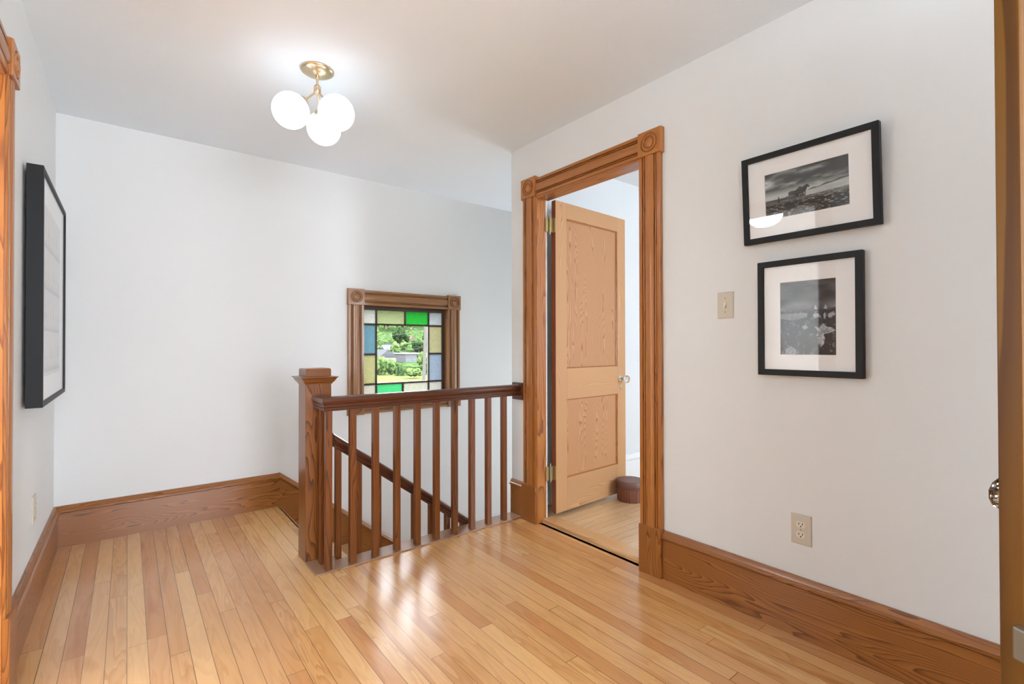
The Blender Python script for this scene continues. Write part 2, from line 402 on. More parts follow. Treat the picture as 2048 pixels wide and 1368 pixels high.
# ------------------------------------------------------------ baseboards
BP = [(0,0),(.019,0),(.019,.190),(.0165,.190),(.0165,.1935),(.026,.1945),(.030,.199),(.030,.206),(.026,.212),(.022,.214),(.018,.222),(.012,.2305),(0,.2305)]
def base_run(name, o, out, vec, ax, ht=.2305):
    m = M(); m.prof([(a, b*ht/.2305) for a, b in BP], o, out, (0,0,1), vec)
    return struct(m.build(name, woods('base', ax), smooth=True, angle=30, loc=o))
base_run('baseboard_left', (XL, 2.296, 0), (1,0,0), (0, YB-2.296, 0), 1)
base_run('baseboard_left_near', (XL, YF, 0), (1,0,0), (0, LY0-.11-YF, 0), 1)
base_run('baseboard_right', (XR, YF, 0), (-1,0,0), (0, 1.387-YF, 0), 1)
base_run('baseboard_back', (XL+.012, YB, 0), (0,-1,0), (.8415-XL-.012, 0, 0), 0)
base_run('baseboard_front', (1.84, YF, 0), (0,1,0), (XR-1.84, 0, 0), 0)
# short return by the stairwell corner, wrapping the wall end
m = M(); m.prof(BP, (XR, 2.434, 0), (-1,0,0), (0,0,1), (0, 2.566-2.434, 0))
struct(m.build('baseboard_stair_corner', woods('base', 2), smooth=True, angle=30, loc=(XR, 2.5, 0)))
# sloping skirt down the back wall of the stairs
SL = .788
m = M(); x0, x1 = .8415, 4.6
m.prism([(x0, YB, .190), (x1, YB, .190-SL*(x1-x0)), (x1, YB, -.45-SL*(x1-x0)), (x0, YB, -.45)], (0, -.019, 0))
def slope_prof(pr, x0, z0, x1, z1):
    rings = []
    for x, z in ((x0, z0), (x1, z1)): rings.append([Vector((x, YB - d, z + hh)) for d, hh in pr])
    return rings
cap = [(a, b-.190) for a, b in BP[2:]] + [(0, 0)]
cap = [(a, b*1.15) for a, b in cap]
m.loft(slope_prof(cap, x0, .190, x1, .190-SL*(x1-x0)))
struct(m.build('trim_2', woods('base', 0), smooth=True, angle=30, loc=(.84, YB, 0)))
# white baseboard of the bedroom
m = M(); m.prof([(0,0),(.016,0),(.016,.175),(.012,.180),(.022,.186),(.024,.196),(.016,.206),(.010,.226),(0,.230)], (2.3, 2.482, .02), (0,-1,0), (0,0,1), (2.8, 0, 0))
struct(m.build('baseboard_bedroom', white_trim, smooth=True, angle=30))

# ------------------------------------------------------------ casings
CP = [(0,0),(0,.021),(.02,.0235),(.150,.0235),(.165,.012),(.195,.012),(.205,.021),(.225,.023),(.245,.021),(.255,.011),(.285,.011),(.30,.023),(.36,.0275),(.50,.029),(.64,.0275),
      (.70,.023),(.715,.011),(.745,.011),(.755,.021),(.775,.023),(.795,.021),(.805,.012),(.835,.012),(.85,.0235),(.98,.0235),(1,.021),(1,0)]
def casing(parent, kind, o, across, w, out, vec, ax, name='casing'):
    m = M(); m.prof([(a*w, b) for a, b in CP], o, across, out, vec)
    return m.build(name, woods(kind, ax), parent, smooth=True, angle=32)
def corner_block(parent, kind, c, across, up, out, w, hh, ax=2, th=.034):
    """square block with a turned rosette, c = centre on the wall plane"""
    c = Vector(c); A = Vector(across); Uv = Vector(up); O = Vector(out)
    m = M(); m.prism([c + A*sx*w/2 + Uv*sy*hh/2 for sx, sy in ((-1,-1),(1,-1),(1,1),(-1,1))], O*(th-.006))
    # face plate with a round hollow and raised turned rings
    r = w*.40; n = 40
    prof = [(w*.37, .0), (w*.355, -.009), (w*.325, -.009), (w*.30, .001), (w*.27, .004), (w*.24, .001), (w*.225, -.008), (w*.19, -.008), (w*.165, -.001), (w*.10, .003), (0.0008, .004)]
    base = c + O*th
    rings = []
    outer = []
    for i in range(n):
        t = 2*math.pi*i/n + math.pi/4; ca, sa = math.cos(t), math.sin(t); k = 1/max(abs(ca), abs(sa))
        outer.append((ca*k, sa*k))
    rings.append([base - O*.006 + A*a*w/2 + Uv*b*hh/2 for a, b in outer])
    rings.append([base + A*a*(w/2-.0015) + Uv*b*(hh/2-.0015) for a, b in outer])
    for rr, dz in prof:
        rings.append([base + O*dz + (A*math.cos(2*math.pi*i/n+math.pi/4) + Uv*math.sin(2*math.pi*i/n+math.pi/4))*rr for i in range(n)])
    m.loft(rings)
    return m.build('corner_block', woods(kind, ax), parent, smooth=True, angle=28)

# ---- door_1: bedroom doorway in the right wall
d1 = struct(empty('door_1', (XR, 1.9, 0)))
NX = (-1,0,0)
casing(d1, 'casing', (XR, 1.387, .235), (0,1,0), .123, NX, (0,0,2.068-.235), 2)
casing(d1, 'casing', (XR, 2.300, .235), (0,1,0), .128, NX, (0,0,2.075-.235), 2)
casing(d1, 'casing', (XR, 1.506, 2.070), (0,0,1), .1155, NX, (0, 2.300-1.506, 0), 1, 'head_casing')
corner_block(d1, 'casing', (XR, 1.4425, 2.1275), (0,1,0), (0,0,1), NX, .133, .123)
corner_block(d1, 'casing', (XR, 2.3650, 2.1375), (0,1,0), (0,0,1), NX, .136, .128)
def plinth(parent, y0, y1, z1, x=XR, s=-1, th=.034):
    m = M(); m.box((x, y0, 0), (x+s*th, y1, z1)); return m.build('plinth_block', woods('base', 2), parent, bevel=.0025)
plinth(d1, 1.382, 1.512, .235); plinth(d1, 2.299, 2.436, .235)
# jamb lining with stop
m = M(); m.box((XR-.018, DY0-.001, .0), (XT+.002, DY0+.012, 2.067)); m.build('jamb', woods('casing', 2), d1, bevel=.002)
m = M(); m.box((XR-.018, 2.295, .0), (XT-.018, DY1+.001, 2.067)); m.build('jamb', woods('casing', 2), d1, bevel=.002)
m = M(); m.box((XR-.018, DY0+.012, 2.058), (XT+.002, 2.295, DZ)); m.build('head_jamb', woods('casing', 1), d1, bevel=.002)
# threshold
m = M(); m.prof([(0,0),(0,.012),(.004,.020),(.012,.026),(.10,.026),(.10,0)], (XR+.022, DY0+.012, 0), (1,0,0), (0,0,1), (0, 2.295-DY0-.012, 0))
m.build('threshold', tread_m, d1, smooth=True)
# leaf, local coordinates: x along the leaf, y = thickness away from camera, z up
leaf = empty('door_leaf', (0.1175, .364, 0), R(3.0)); leaf.parent = d1
LW, T0, T1 = .752, 0, .036
def lb(x0, x1, z0, z1, y0=T0, y1=T1, bm=None): bm = bm or M(); return bm.box((x0, y0, z0), (x1, y1, z1))
ZB, ZT = .045, 2.066
def lpart(name, m, kind, ax, **k): return m.build(name, woods(kind, ax), leaf, local=True, **k)
lpart('stile', lb(0, .105, ZB, ZT), 'door', 2, bevel=.0015)
lpart('stile', lb(.655, LW, ZB, ZT), 'door', 2, bevel=.0015)
lpart('top_rail', lb(.105, .655, 1.962, ZT), 'door', 0)
lpart('lock_rail', lb(.105, .655, .773, .975), 'door', 0)
lpart('bottom_rail', lb(.105, .655, ZB, .258), 'door', 0)
def recess(z0, z1):
    m = M()
    for (x0, x1, a, b2) in ((.105,.113,z0,z1),(.647,.655,z0,z1),(.105,.655,z0,z0+.008),(.105,.655,z1-.008,z1)):
        m.box((x0, .006, a), (x1, .030, b2))
    m.build('panel_moulding', woods('casing', 2), leaf, local=True, bevel=.002)
door_panel = wood('door_panel_wood', 2, srgb(206,156,110), srgb(190,136,92), srgb(146,96,58), freq=170, figure=1.5, rough=.4, coat=.05, centre=(.02,.30))
for z0, z1 in ((.975, 1.962), (.258, .773)):
    lb(.108, .652, z0+.002, z1-.002, .012, .024).build('panel', door_panel, leaf, local=True)
    recess(z0, z1)
# dark stained hinge edge strip
M().box((-.0015, .002, ZB), (0, T1-.002, ZT)).build('hinge_edge', plain('reddish_stained_edge', srgb(128,62,24), .4), leaf, local=True)
for hz in (1.904, .304):
    hg = empty('hinge', (0, 0, hz)); hg.parent = leaf
    m = M(); m.tube((-.030, .022, -.05), (-.030, .022, .05), .0065); 
    for q in (-.03, -.01, .01, .03): m.tube((-.030, .022, q-.0012), (-.030, .022, q+.0012), .0072)
    m.tube((-.030, .022, .05), (-.030, .022, .064), .0045, .003); m.tube((-.030, .022, -.05), (-.030, .022, -.062), .0045, .003)
    m.build('knuckle', steel_m if hz < 1 else oldbrass_m, hg, local=True, smooth=True)
    m = M(); m.box((-.004, .002, -.045), (-.0015, .034, .045)); m.box((-.030, .020, -.045), (-.002, .024, .045))
    m.build('hinge_plate', oldbrass_m, hg, local=True)
    m = M(); m.box((-.064, .0275, -.045), (-.030, .0305, .045)); m.build('jamb_plate', oldbrass_m, hg, local=True)
# glass knob
kn = empty('doorknob', (.692, 0, .880)); kn.parent = leaf
M().lathe([(.0275,0),(.0275,.002),(.024,.005),(.017,.008),(.012,.010),(.011,.014)], (0,0,0), (0,-1,0)).build('rose', nickel_m, kn, smooth=True, local=True)
M().lathe([(.009,.010),(.0085,.026),(.012,.030),(.0135,.036),(.011,.038)], (0,0,0), (0,-1,0)).build('shank', nickel_m, kn, smooth=True, local=True)
kg, nt_, b_, _ = newmat('crystal_glass'); b_.inputs['Transmission Weight'].default_value = 1; b_.inputs['Roughness'].default_value = .02; b_.inputs['IOR'].default_value = 1.5; b_.inputs['Base Color'].default_value = (.95,.96,.95,1)
M().lathe([(.010,.036),(.019,.041),(.0265,.050),(.0275,.058),(.023,.067),(.014,.071),(.0005,.072)], (0,0,0), (0,-1,0), n=12).build('glass_knob', kg, kn, local=True)
m = M(); m.lathe([(.010,0),(.010,.002),(.008,.004),(.001,.0045)], (.692, 0, .820), (0,-1,0), n=24)
for i, (x, y, z) in enumerate(m.v): m.v[i] = (x, y, .820 + (z-.820)*1.9)
es = m.build('keyhole_cover', nickel_m, leaf, local=True, smooth=True)

# ---- door_2: doorway in the left wall
d2 = struct(empty('door_2', (XL, 1.84, 0)))
PX = (1,0,0)
casing(d2, 'casing', (XL, 2.180, .27), (0,1,0), .110, PX, (0,0,1.995-.27), 2)
casing(d2, 'casing', (XL, LY0-.105, .27), (0,1,0), .110, PX, (0,0,1.995-.27), 2)
casing(d2, 'casing', (XL, LY0, 1.985), (0,0,1), .105, PX, (0, 2.185-LY0, 0), 1, 'head_casing')
corner_block(d2, 'casing', (XL, 2.2370, 2.044), (0,1,0), (0,0,1), PX, .122, .118)
corner_block(d2, 'casing', (XL, LY0-.050, 2.044), (0,1,0), (0,0,1), PX, .122, .118)
plinth(d2, 2.176, 2.298, .272, XL, 1); plinth(d2, LY0-.11, LY0+.003, .272, XL, 1)
m = M(); m.box((XL-.12, 2.172, 0), (XL+.016, LY1+.001, 1.985)); m.build('jamb', woods('casing', 2), d2, bevel=.002)
m = M(); m.box((XL-.12, LY0-.001, 0), (XL+.016, LY0+.012, 1.985)); m.build('jamb', woods('casing', 2), d2, bevel=.002)
m = M(); m.box((XL-.12, LY0+.012, 1.975), (XL+.016, 2.172, LZ)); m.build('head_jamb', woods('casing', 1), d2, bevel=.002)
m = M(); m.box((XL-.075, 2.160, 0), (XL-.035, 2.172, 1.975)); m.build('door_stop', woods('casing', 2), d2)

# ---- door_3: ajar door at the right edge of the view
d3 = struct(empty('door_3', (1.7236, -.2640, 0)))
lf3 = empty('door_leaf', (0, 0, 0), R(90 - 301.0)); lf3.parent = d3
# local x runs from the hinge to the free edge, local +y is the knob side... thickness towards -y
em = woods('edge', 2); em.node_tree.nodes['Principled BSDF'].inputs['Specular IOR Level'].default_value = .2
def b3(x0, x1, z0, z1, y0=0, y1=.0352): return M().box((x0, y0, z0), (x1, y1, z1))
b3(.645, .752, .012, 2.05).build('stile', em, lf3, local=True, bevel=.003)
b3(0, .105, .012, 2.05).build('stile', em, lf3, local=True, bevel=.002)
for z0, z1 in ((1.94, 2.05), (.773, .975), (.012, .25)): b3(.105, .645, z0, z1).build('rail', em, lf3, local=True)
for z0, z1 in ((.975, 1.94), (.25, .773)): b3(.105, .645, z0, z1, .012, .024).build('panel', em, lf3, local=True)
kk = empty('doorknob', (.690, 0, .875)); kk.parent = lf3
M().lathe([(.0275,0),(.0275,.002),(.022,.006),(.012,.010),(.009,.026),(.012,.034)], (0,0,0), (0,-1,0)).build('rose', nickel_m, kk, smooth=True, local=True)
M().lathe([(.010,.018),(.020,.020),(.0275,.025),(.029,.032),(.027,.041),(.018,.047),(.0005,.048)], (0,0,0), (0,-1,0), n=12).build('glass_knob', kg, kk, local=True)
b3(.722, .764, .648, .698, .026, .052).build('latch', plain('dull_latch_metal', (.16,.13,.09), .5, .6), lf3, local=True, bevel=.003)
# frame of that doorway
m = M()
m.box((FX1+.0, YF-.1, 0), (FX1+.10, YF+.028, 2.1)); m.build('casing', woods('casing', 2), d3, bevel=.003)

# ---- window_1
w1 = struct(empty('window_1', (1.83, YB, .58)))
NY = (0,-1,0)
casing(w1, 'window', (1.326, YB, .712), (1,0,0), .124, NY, (0,0,1.448-.712), 2)
casing(w1, 'window', (2.209, YB, .712), (1,0,0), .124, NY, (0,0,1.448-.712), 2)
casing(w1, 'window', (1.450, YB, 1.446), (0,0,1), .118, NY, (2.209-1.450, 0, 0), 0, 'head_casing')
casing(w1, 'window', (1.450, YB, .594), (0,0,1), .118, NY, (2.209-1.450, 0, 0), 0, 'bottom_casing')
for cx in (1.387, 2.272):
    for cz in (1.508, .652): corner_block(w1, 'window', (cx, YB, cz), (1,0,0), (0,0,1), NY, .130, .126)
jm = woods('window', 2)
m = M(); m.box((WX0-.001, YB-.016, WZ0), (WX0+.014, YB+.15, WZ1)); m.build('side_jamb', jm, w1)
m = M(); m.box((2.211, YB-.016, WZ0), (WX1+.001, YB+.15, WZ1)); m.build('side_jamb', jm, w1)
m = M(); m.box((WX0+.014, YB-.016, 1.448), (2.211, YB+.15, WZ1+.001)); m.build('head_jamb', woods('window', 0), w1)
m = M(); m.box((WX0+.014, YB-.016, WZ0-.001), (2.211, YB+.15, .708)); m.build('bottom_jamb', woods('window', 0), w1)
SY0, SY1 = YB+.042, YB+.070
x0, x1, z0, z1 = 1.462, 2.187, .735, 1.417
m = M()
for a, b2 in (((1.444, z0-.027), (x0, z1+.031)), ((x1, z0-.027), (2.211, z1+.031)), ((x0, z1), (x1, z1+.031)), ((x0, z0-.027), (x1, z0))):
    m.box((a[0], SY0, a[1]), (b2[0], SY1, b2[1]))
m.build('sash', dark_m, w1, bevel=.003)
gy = YB+.055
v1x, v2x, hT, hB, hM, dT, dB = 1.580, 2.057, 1.301, .817, 1.058, 1.834, 1.815
m = M(); t = .0075
for a, b2 in (((v1x-t, z0), (v1x+t, z1)), ((v2x-t, z0), (v2x+t, z1)), ((x0, hT-t), (x1, hT+t)), ((x0, hB-t), (x1, hB+t)),
             ((x0, hM-t), (v1x, hM+t)), ((v2x, hM-t), (x1, hM+t)), ((dT-t, hT), (dT+t, z1)), ((dB-t, z0), (dB+t, hB))):
    m.box((a[0], gy-.009, a[1]), (b2[0], gy+.009, b2[1]))
m.build('glazing_bar', dark_m, w1, bevel=.002)
gc = glass_clear('window_glass')
panes = [('clear grey textured pane', (x0,v1x,hT,z1), (0.430,0.415,0.392), .35), ('pale yellow green pane', (v1x,dT,hT,z1), (0.354,0.366,0.250), .45), ('bright green pane', (dT,v2x,hT,z1), (0.071,0.328,0.094), .25),
         ('pale lilac corner pane', (v2x,x1,hT,z1), (0.350,0.351,0.354), .35), ('sky blue pane', (x0,v1x,hM,hT), (0.183,0.256,0.281), .15), ('amber yellow pane', (x0,v1x,hB,hM), (0.330,0.317,0.209), .15),
         ('milky lower corner pane', (x0,v1x,z0,hB), (0.364,0.355,0.315), .35), ('emerald green lower pane', (v1x,dB,z0,hB), (0.125,0.354,0.200), .25), ('pale milky lower pane', (dB,v2x,z0,hB), (0.373,0.363,0.318), .35),
         ('pale lower right corner pane', (v2x,x1,z0,hB), (0.354,0.341,0.321), .35), ('straw yellow right pane', (v2x,x1,hM,hT), (0.338,0.317,0.228), .4), ('pale blue right pane', (v2x,x1,hB,hM), (0.267,0.288,0.320), .35)]
for i, (lab, (a, b2, c, d), tint, see) in enumerate(panes):
    o = M().box((a, gy-.0018, c), (b2, gy+.0018, d)).build('glass_pane', glass_stained('stained_glass_%d' % i, tint, see), w1)
    o['label'] = lab
o = M().box((v1x, gy-.0015, hB), (v2x, gy+.0015, hT)).build('glass_pane', gc, w1); o['label'] = 'large clear centre pane'

# ------------------------------------------------------------ landing railing
BX = [.790 + .1232*k for k in range(10)]
rl = empty('stair_railing', (.79, 2.70, 0), label='long level landing railing with square newel post and dark handrail', cat='railing')
# newel post
nx0, nx1, ny0, ny1 = .724, .856, 2.634, 2.766
nw = empty('newel_post', (0, 0, 0)); nw.parent = rl
M().box((nx0, ny0, 0), (nx1, ny1, .935)).build('post', woods('post', 2), nw, bevel=.003)
m = M()
cx, cy = (nx0+nx1)/2, (ny0+ny1)/2; hw = (nx1-nx0)/2
rings = []
for e, z in ((0,.924),(.003,.924),(.005,.930),(.013,.938),(.014,.942),(.017,.944),(.019,.950),(.024,.957),(.029,.960),(.029,.963),(.0,.966)):
    k = hw+e; rings.append([Vector((cx+sx*k, cy+sy*k, z)) for sx, sy in ((-1,-1),(1,-1),(1,1),(-1,1))])
m.loft(rings); m.build('cap_moulding', woods('post', 0), nw)
rings = []
for e, z in ((0,.960),(0,1.000),(-.004,1.006),(-.008,1.007)):
    k = hw+e-.001; rings.append([Vector((cx+sx*k, cy+sy*k, z)) for sx, sy in ((-1,-1),(1,-1),(1,1),(-1,1))])
M().loft(rings).build('cap_block', woods('post', 0), nw, bevel=.0015)
# handrail: mitred L sweep
HR = [(.019,0),(.0235,.002),(.0245,.008),(.021,.012),(.0205,.016),(.025,.019),(.0275,.023),(.0265,.028),(.024,.031),(.0265,.036),(.0315,.041),(.0345,.048),(.0345,.055),(.032,.062),(.026,.067),(.016,.0705),(.006,.072)]
HR = HR + [(-a, b) for a, b in HR[::-1]]
hz0 = .7985; ry = 2.484; rx = .7875
path = [Vector((rx, ny0, hz0)), Vector((rx, ry, hz0)), Vector((XR-.02, ry, hz0))]
rings = []
for i, p in enumerate(path):
    if i == 0: n = Vector((-1,0,0))
    elif i == 2: n = Vector((0,-1,0))
    else: n = Vector((-1,-1,0))
    rings.append([p + n*a + Vector((0,0,b)) for a, b in HR])
M().loft(rings).build('handrail', woods('rail', 0), rl, smooth=True, angle=40)
m = M(); m.box((XR, 2.440, .768), (XR-.021, 2.548, .882)); m.build('wall_block', woods('rail', 1), rl, bevel=.006)
# base shoe on the landing edge
m = M(); m.prism([(.722, 2.634, 0), (.722, 2.446, 0), (XR, 2.446, 0), (XR, 2.564, 0), (.862, 2.564, 0), (.862, 2.634, 0)], (0,0,.008))
m.build('base_shoe', shoe_m, rl, bevel=.0025)
def baluster(parent, x, y, z0, z1, s=.032, foot=True, slant=0):
    h2 = s/2
    m = M(); m.add([(x-h2,y-h2,z0),(x+h2,y-h2,z0),(x+h2,y+h2,z0),(x-h2,y+h2,z0),(x-h2,y-h2,z1+slant*h2),(x+h2,y-h2,z1-slant*h2),(x+h2,y+h2,z1-slant*h2),(x-h2,y+h2,z1+slant*h2)],
                   [(0,3,2,1),(4,5,6,7),(0,1,5,4),(1,2,6,5),(2,3,7,6),(3,0,4,7)])
    return m.build('baluster', woods('baluster', 2), parent, bevel=.0015, loc=(x - parent.location.x, y - parent.location.y, z0 - parent.location.z))
for x in BX: baluster(rl, x, 2.479, .008, hz0+.002)
baluster(rl, .790, 2.562, .008, hz0+.002)

# ------------------------------------------------------------ staircase and its descending railing
st = empty('staircase', (.845, 3.1, 0), label='wooden staircase going down from the landing under the small window', cat='staircase')
RUN, RISE = .2435, .191
for k in range(1, 14):
    xk = .845 + RUN*k
    M().box((xk-RUN-.006, 2.60, -RISE*k-.028), (xk, YB-.019, -RISE*k)).build('tread', tread_m, st, bevel=.008)
for k in range(0, 14):
    xk = .845 + RUN*k - .02
    M().box((xk-.018, 2.60, -RISE*(k+1)), (xk, YB-.019, -RISE*k-.028 if k else -.022)).build('riser', woods('base', 1), st)
# handrail sloping down from the newel
SR = .742
dr = empty('stair_handrail', (.86, 2.62, 0), label='sloping stair handrail with square balusters descending behind the level railing', cat='railing')
xa, xb = nx1+.0005, 3.6
za = .672 - .066/math.cos(math.atan(SR)) + .02
ring = []
nn = Vector((SR, 0, 1)).normalized()
for x in (xa, xb):
    p = Vector((x, 2.62, .600 - SR*(x-.845)))
    ring.append([p + Vector((0,a,0)) + Vector((0,0,b*1.0)) for a, b in HR])
M().loft(ring).build('handrail', woods('rail', 0), dr, smooth=True, angle=40)
for k in range(20):
    x = .886 + .1125*k
    zt = -RISE*(math.floor((x-.845)/RUN)+1)
    baluster(dr, x, 2.62, zt, .600-SR*(x-.845)+.004, s=.030, slant=SR)

# ------------------------------------------------------------ ceiling light
LX, LY = .7034, 2.3729
cl = empty('ceiling_light', (LX, LY, H), label='brass semi-flush ceiling light with three glowing white glass globes', cat='ceiling light')
M().lathe([(.073,0),(.0755,-.003),(.0745,-.007),(.066,-.013),(.050,-.020),(.030,-.0255),(.012,-.028),(.0005,-.0285)], (LX,LY,H), n=48).build('canopy', brass_m, cl, smooth=True, angle=60)
M().lathe([(.0085,-.026),(.0085,-.040),(.0075,-.041),(.0058,-.042),(.0058,-.075)], (LX,LY,H), n=20).build('stem', brass_m, cl, smooth=True)
M().lathe([(.0055,-.072),(.011,-.074),(.0165,-.082),(.0165,-.104),(.013,-.112),(.006,-.118),(.0005,-.119)], (LX,LY,H), n=24).build('hub', brass_m, cl, smooth=True, angle=50)
globe_m = emis('glowing_opal_glass', (.86, .95, 1.05), 2.5)
GZ, RHO, GR = 2.213, .1175, .081
for k in range(3):
    a = R(58.2+120*k); gcx, gcy = LX+RHO*math.cos(a), LY+RHO*math.sin(a)
    hub = Vector((LX, LY, H-.100)); c = Vector((gcx, gcy, GZ)); d = (c-hub).normalized()
    gl = empty('globe_arm', (0,0,0)); gl.parent = cl
    M().tube(hub + d*.010, c - d*(GR+.002), .0048).build('arm', brass_m, gl, smooth=True)
    M().lathe([(.006,-.018),(.014,-.014),(.024,-.006),(.031,.004),(.033,.010),(.030,.010)], c - d*GR, d, n=28).build('socket_cup', brass_m, gl, smooth=True, angle=50)
    M().sphere(c, GR).build('globe', globe_m, gl, smooth=True, angle=80)
# unseen globe lamp added in the hall behind the camera for even fill light
hl = empty('added_fill_lamp', (XL, -1.15, 1.72), label='white globe lamp added as unseen fill light in the hall behind the viewpoint', cat='wall lamp')
M().lathe([(.06,0),(.06,.012),(.012,.02),(.012,.09)], (XL,-1.15,1.72), (1,0,0)).build('wall_bracket', brass_m, hl, smooth=True)
M().sphere((XL+.20,-1.15,1.72), .115).build('globe', emis('fill_globe_glow', (.85,.95,1.07), 36.0), hl, smooth=True, angle=80)
# dome lamp in the side room (seen mirrored in the picture glass)
dl = empty('dome_ceiling_lamp', (-1.2, 2.28, H), label='white dome ceiling lamp in the side room, seen mirrored in picture glass', cat='ceiling light')
M().lathe([(.06,0),(.06,-.02),(.010,-.03),(.010,-.27)], (-1.2,2.28,H)).build('stem', brass_m, dl, smooth=True)
M().lathe([(.10,-.25),(.155,-.28),(.168,-.33),(.160,-.385),(.130,-.43),(.08,-.46),(.03,-.470),(.0005,-.471)], (-1.2,2.28,H), n=48).build('dome_shade', emis('lamp_dome_glow', (.95,.98,1.0), 26.0), dl, smooth=True, angle=60)

# ------------------------------------------------------------ pictures
def vnoise(nx, ny, sx, sy, seed, octv=4):
    rg = np.random.RandomState(seed); out = np.zeros((ny, nx)); amp = 1; tot = 0
    for o in range(octv):
        gx, gy_ = int(sx*2**o)+2, int(sy*2**o)+2; g_ = rg.rand(gy_+1, gx+1)
        xs = np.linspace(0, gx-1.001, nx); ys = np.linspace(0, gy_-1.001, ny)
        xi = xs.astype(int); yi = ys.astype(int); fx = xs-xi; fy = ys-yi; fx = fx*fx*(3-2*fx); fy = fy*fy*(3-2*fy)
        a = g_[yi][:, xi]; b_ = g_[yi][:, xi+1]; c_ = g_[yi+1][:, xi]; d_ = g_[yi+1][:, xi+1]
        out += amp*((a*(1-fx)+b_*fx)*(1-fy)[:, None] + (c_*(1-fx)+d_*fx)*fy[:, None]); tot += amp; amp *= .55
    return out/tot
def inpoly(X, Y, poly):
    ins = np.zeros(X.shape, bool); n = len(poly); j = n-1
    for i in range(n):
        xi, yi = poly[i]; xj, yj = poly[j]
        c = ((yi > Y) != (yj > Y)) & (X < (xj-xi)*(Y-yi)/((yj-yi) if yj != yi else 1e-9)+xi)
        ins ^= c; j = i
    return ins
def print_mat():
    m, nt, b, _ = newmat('photographic_print'); g = G(nt)
    a = g.n('ShaderNodeVertexColor'); a.layer_name = 'Col'; g.set(b.inputs['Base Color'], a.outputs[0]); b.inputs['Roughness'].default_value = .55
    return m
PRINT = print_mat()
def print_mesh(name, img, o, ex, ez, parent, label=None):
    """img[ny,nx,3] (row 0 = top) on a rectangle from o (top left), ex and ez full side vectors"""
    ny, nx = img.shape[:2]; o = np.array(o, float); ex = np.array(ex, float); ez = np.array(ez, float)
    gx, gy_ = np.meshgrid(np.linspace(0,1,nx), np.linspace(0,1,ny)); P = o + gx[..., None]*ex + gy_[..., None]*ez
    vs = P.reshape(-1, 3).tolist(); idx = np.arange(nx*ny).reshape(ny, nx)
    fs = np.stack([idx[:-1,:-1], idx[1:,:-1], idx[1:,1:], idx[:-1,1:]], -1).reshape(-1, 4).tolist()
    me = bpy.data.meshes.new(name); me.from_pydata(vs, [], fs); me.update()
    ca = me.color_attributes.new('Col', 'FLOAT_COLOR', 'POINT')
    rgba = np.ones((ny*nx, 4), np.float32); rgba[:, :3] = img.reshape(-1, 3); ca.data.foreach_set('color', rgba.ravel())
    me.materials.append(PRINT); ob = bpy.data.objects.new(name, me); COL.objects.link(ob); ob.parent = parent
    if label: ob['label'] = label
    return ob

def horses_img(nx=330, ny=210):
    X, Y = np.meshgrid(np.linspace(0,1,nx), np.linspace(0,1,ny))
    sk = vnoise(nx, ny, 2.2, 4.5, 3, 5); s2 = vnoise(nx, ny, 5, 9, 9, 4)
    L = .035 + .62*np.clip((sk*.7+s2*.3-.38)*3.0, 0, 1)**1.7
    low = np.clip((Y-.36)/.16, 0, 1); L = L*(1-low) + low*(.42+.25*(Y-.4)+.2*sk)
    top = np.clip((.08-Y)/.08, 0, 1); L *= 1-.4*top
    hor = .60 - .02*X
    hill = .535 - .13*np.clip((X-.50)/.50, 0, 1)**.9 + .01*np.sin(X*40)
    L = np.where((Y > hill) & (X > .50), .07+.04*s2, L)
    L = np.where((Y > .545-.10*np.clip((X-.5)/.5,0,1)) & (X > .5), .34+.25*vnoise(nx, ny, 8, 50, 5, 3), L)
    L = np.where((Y > .585) & (X <= .5), .05+.08*s2, L)
    gnd = vnoise(nx, ny, 26, 70, 21, 3)
    gl = .012 + .55*np.clip(gnd-.56, 0, 1)*2.6 + .20*np.clip((.72-Y)/.12, 0, 1)
    edge = .645 - .04*X + .02*s2
    L = np.where(Y > edge, gl, L)
    def P(pts, v):
        nonlocal L
        L = np.where(inpoly(X, Y, pts), v, L)
    for dx, dy, v in ((-.045, .0, .05), (.0, .01, .03), (.035, -.012, .02)):
        P([(x+dx, y+dy) for x, y in ((.34,.50),(.37,.475),(.43,.48),(.455,.455),(.475,.42),(.495,.41),(.515,.45),(.525,.48),(.51,.485),(.495,.475),(.485,.52),(.47,.56),(.43,.57),(.38,.57),(.345,.56))], v)
        for lx in (.352,.372,.440,.462): P([(lx+dx,.55+dy),(lx+dx+.013,.55+dy),(lx+dx+.008,.64+dy),(lx+dx,.64+dy)], v)
    P([(.165,.56),(.18,.56),(.183,.60),(.188,.68),(.160,.68),(.164,.60)], .03); P([(.166,.54),(.178,.54),(.178,.565),(.166,.565)], .03)
    P([(.21,.61),(.33,.545),(.335,.55),(.22,.635)], .06)
    t = np.stack([L*.93, L*1.0, L*.97], -1)
    return np.clip(t, .008, .9)
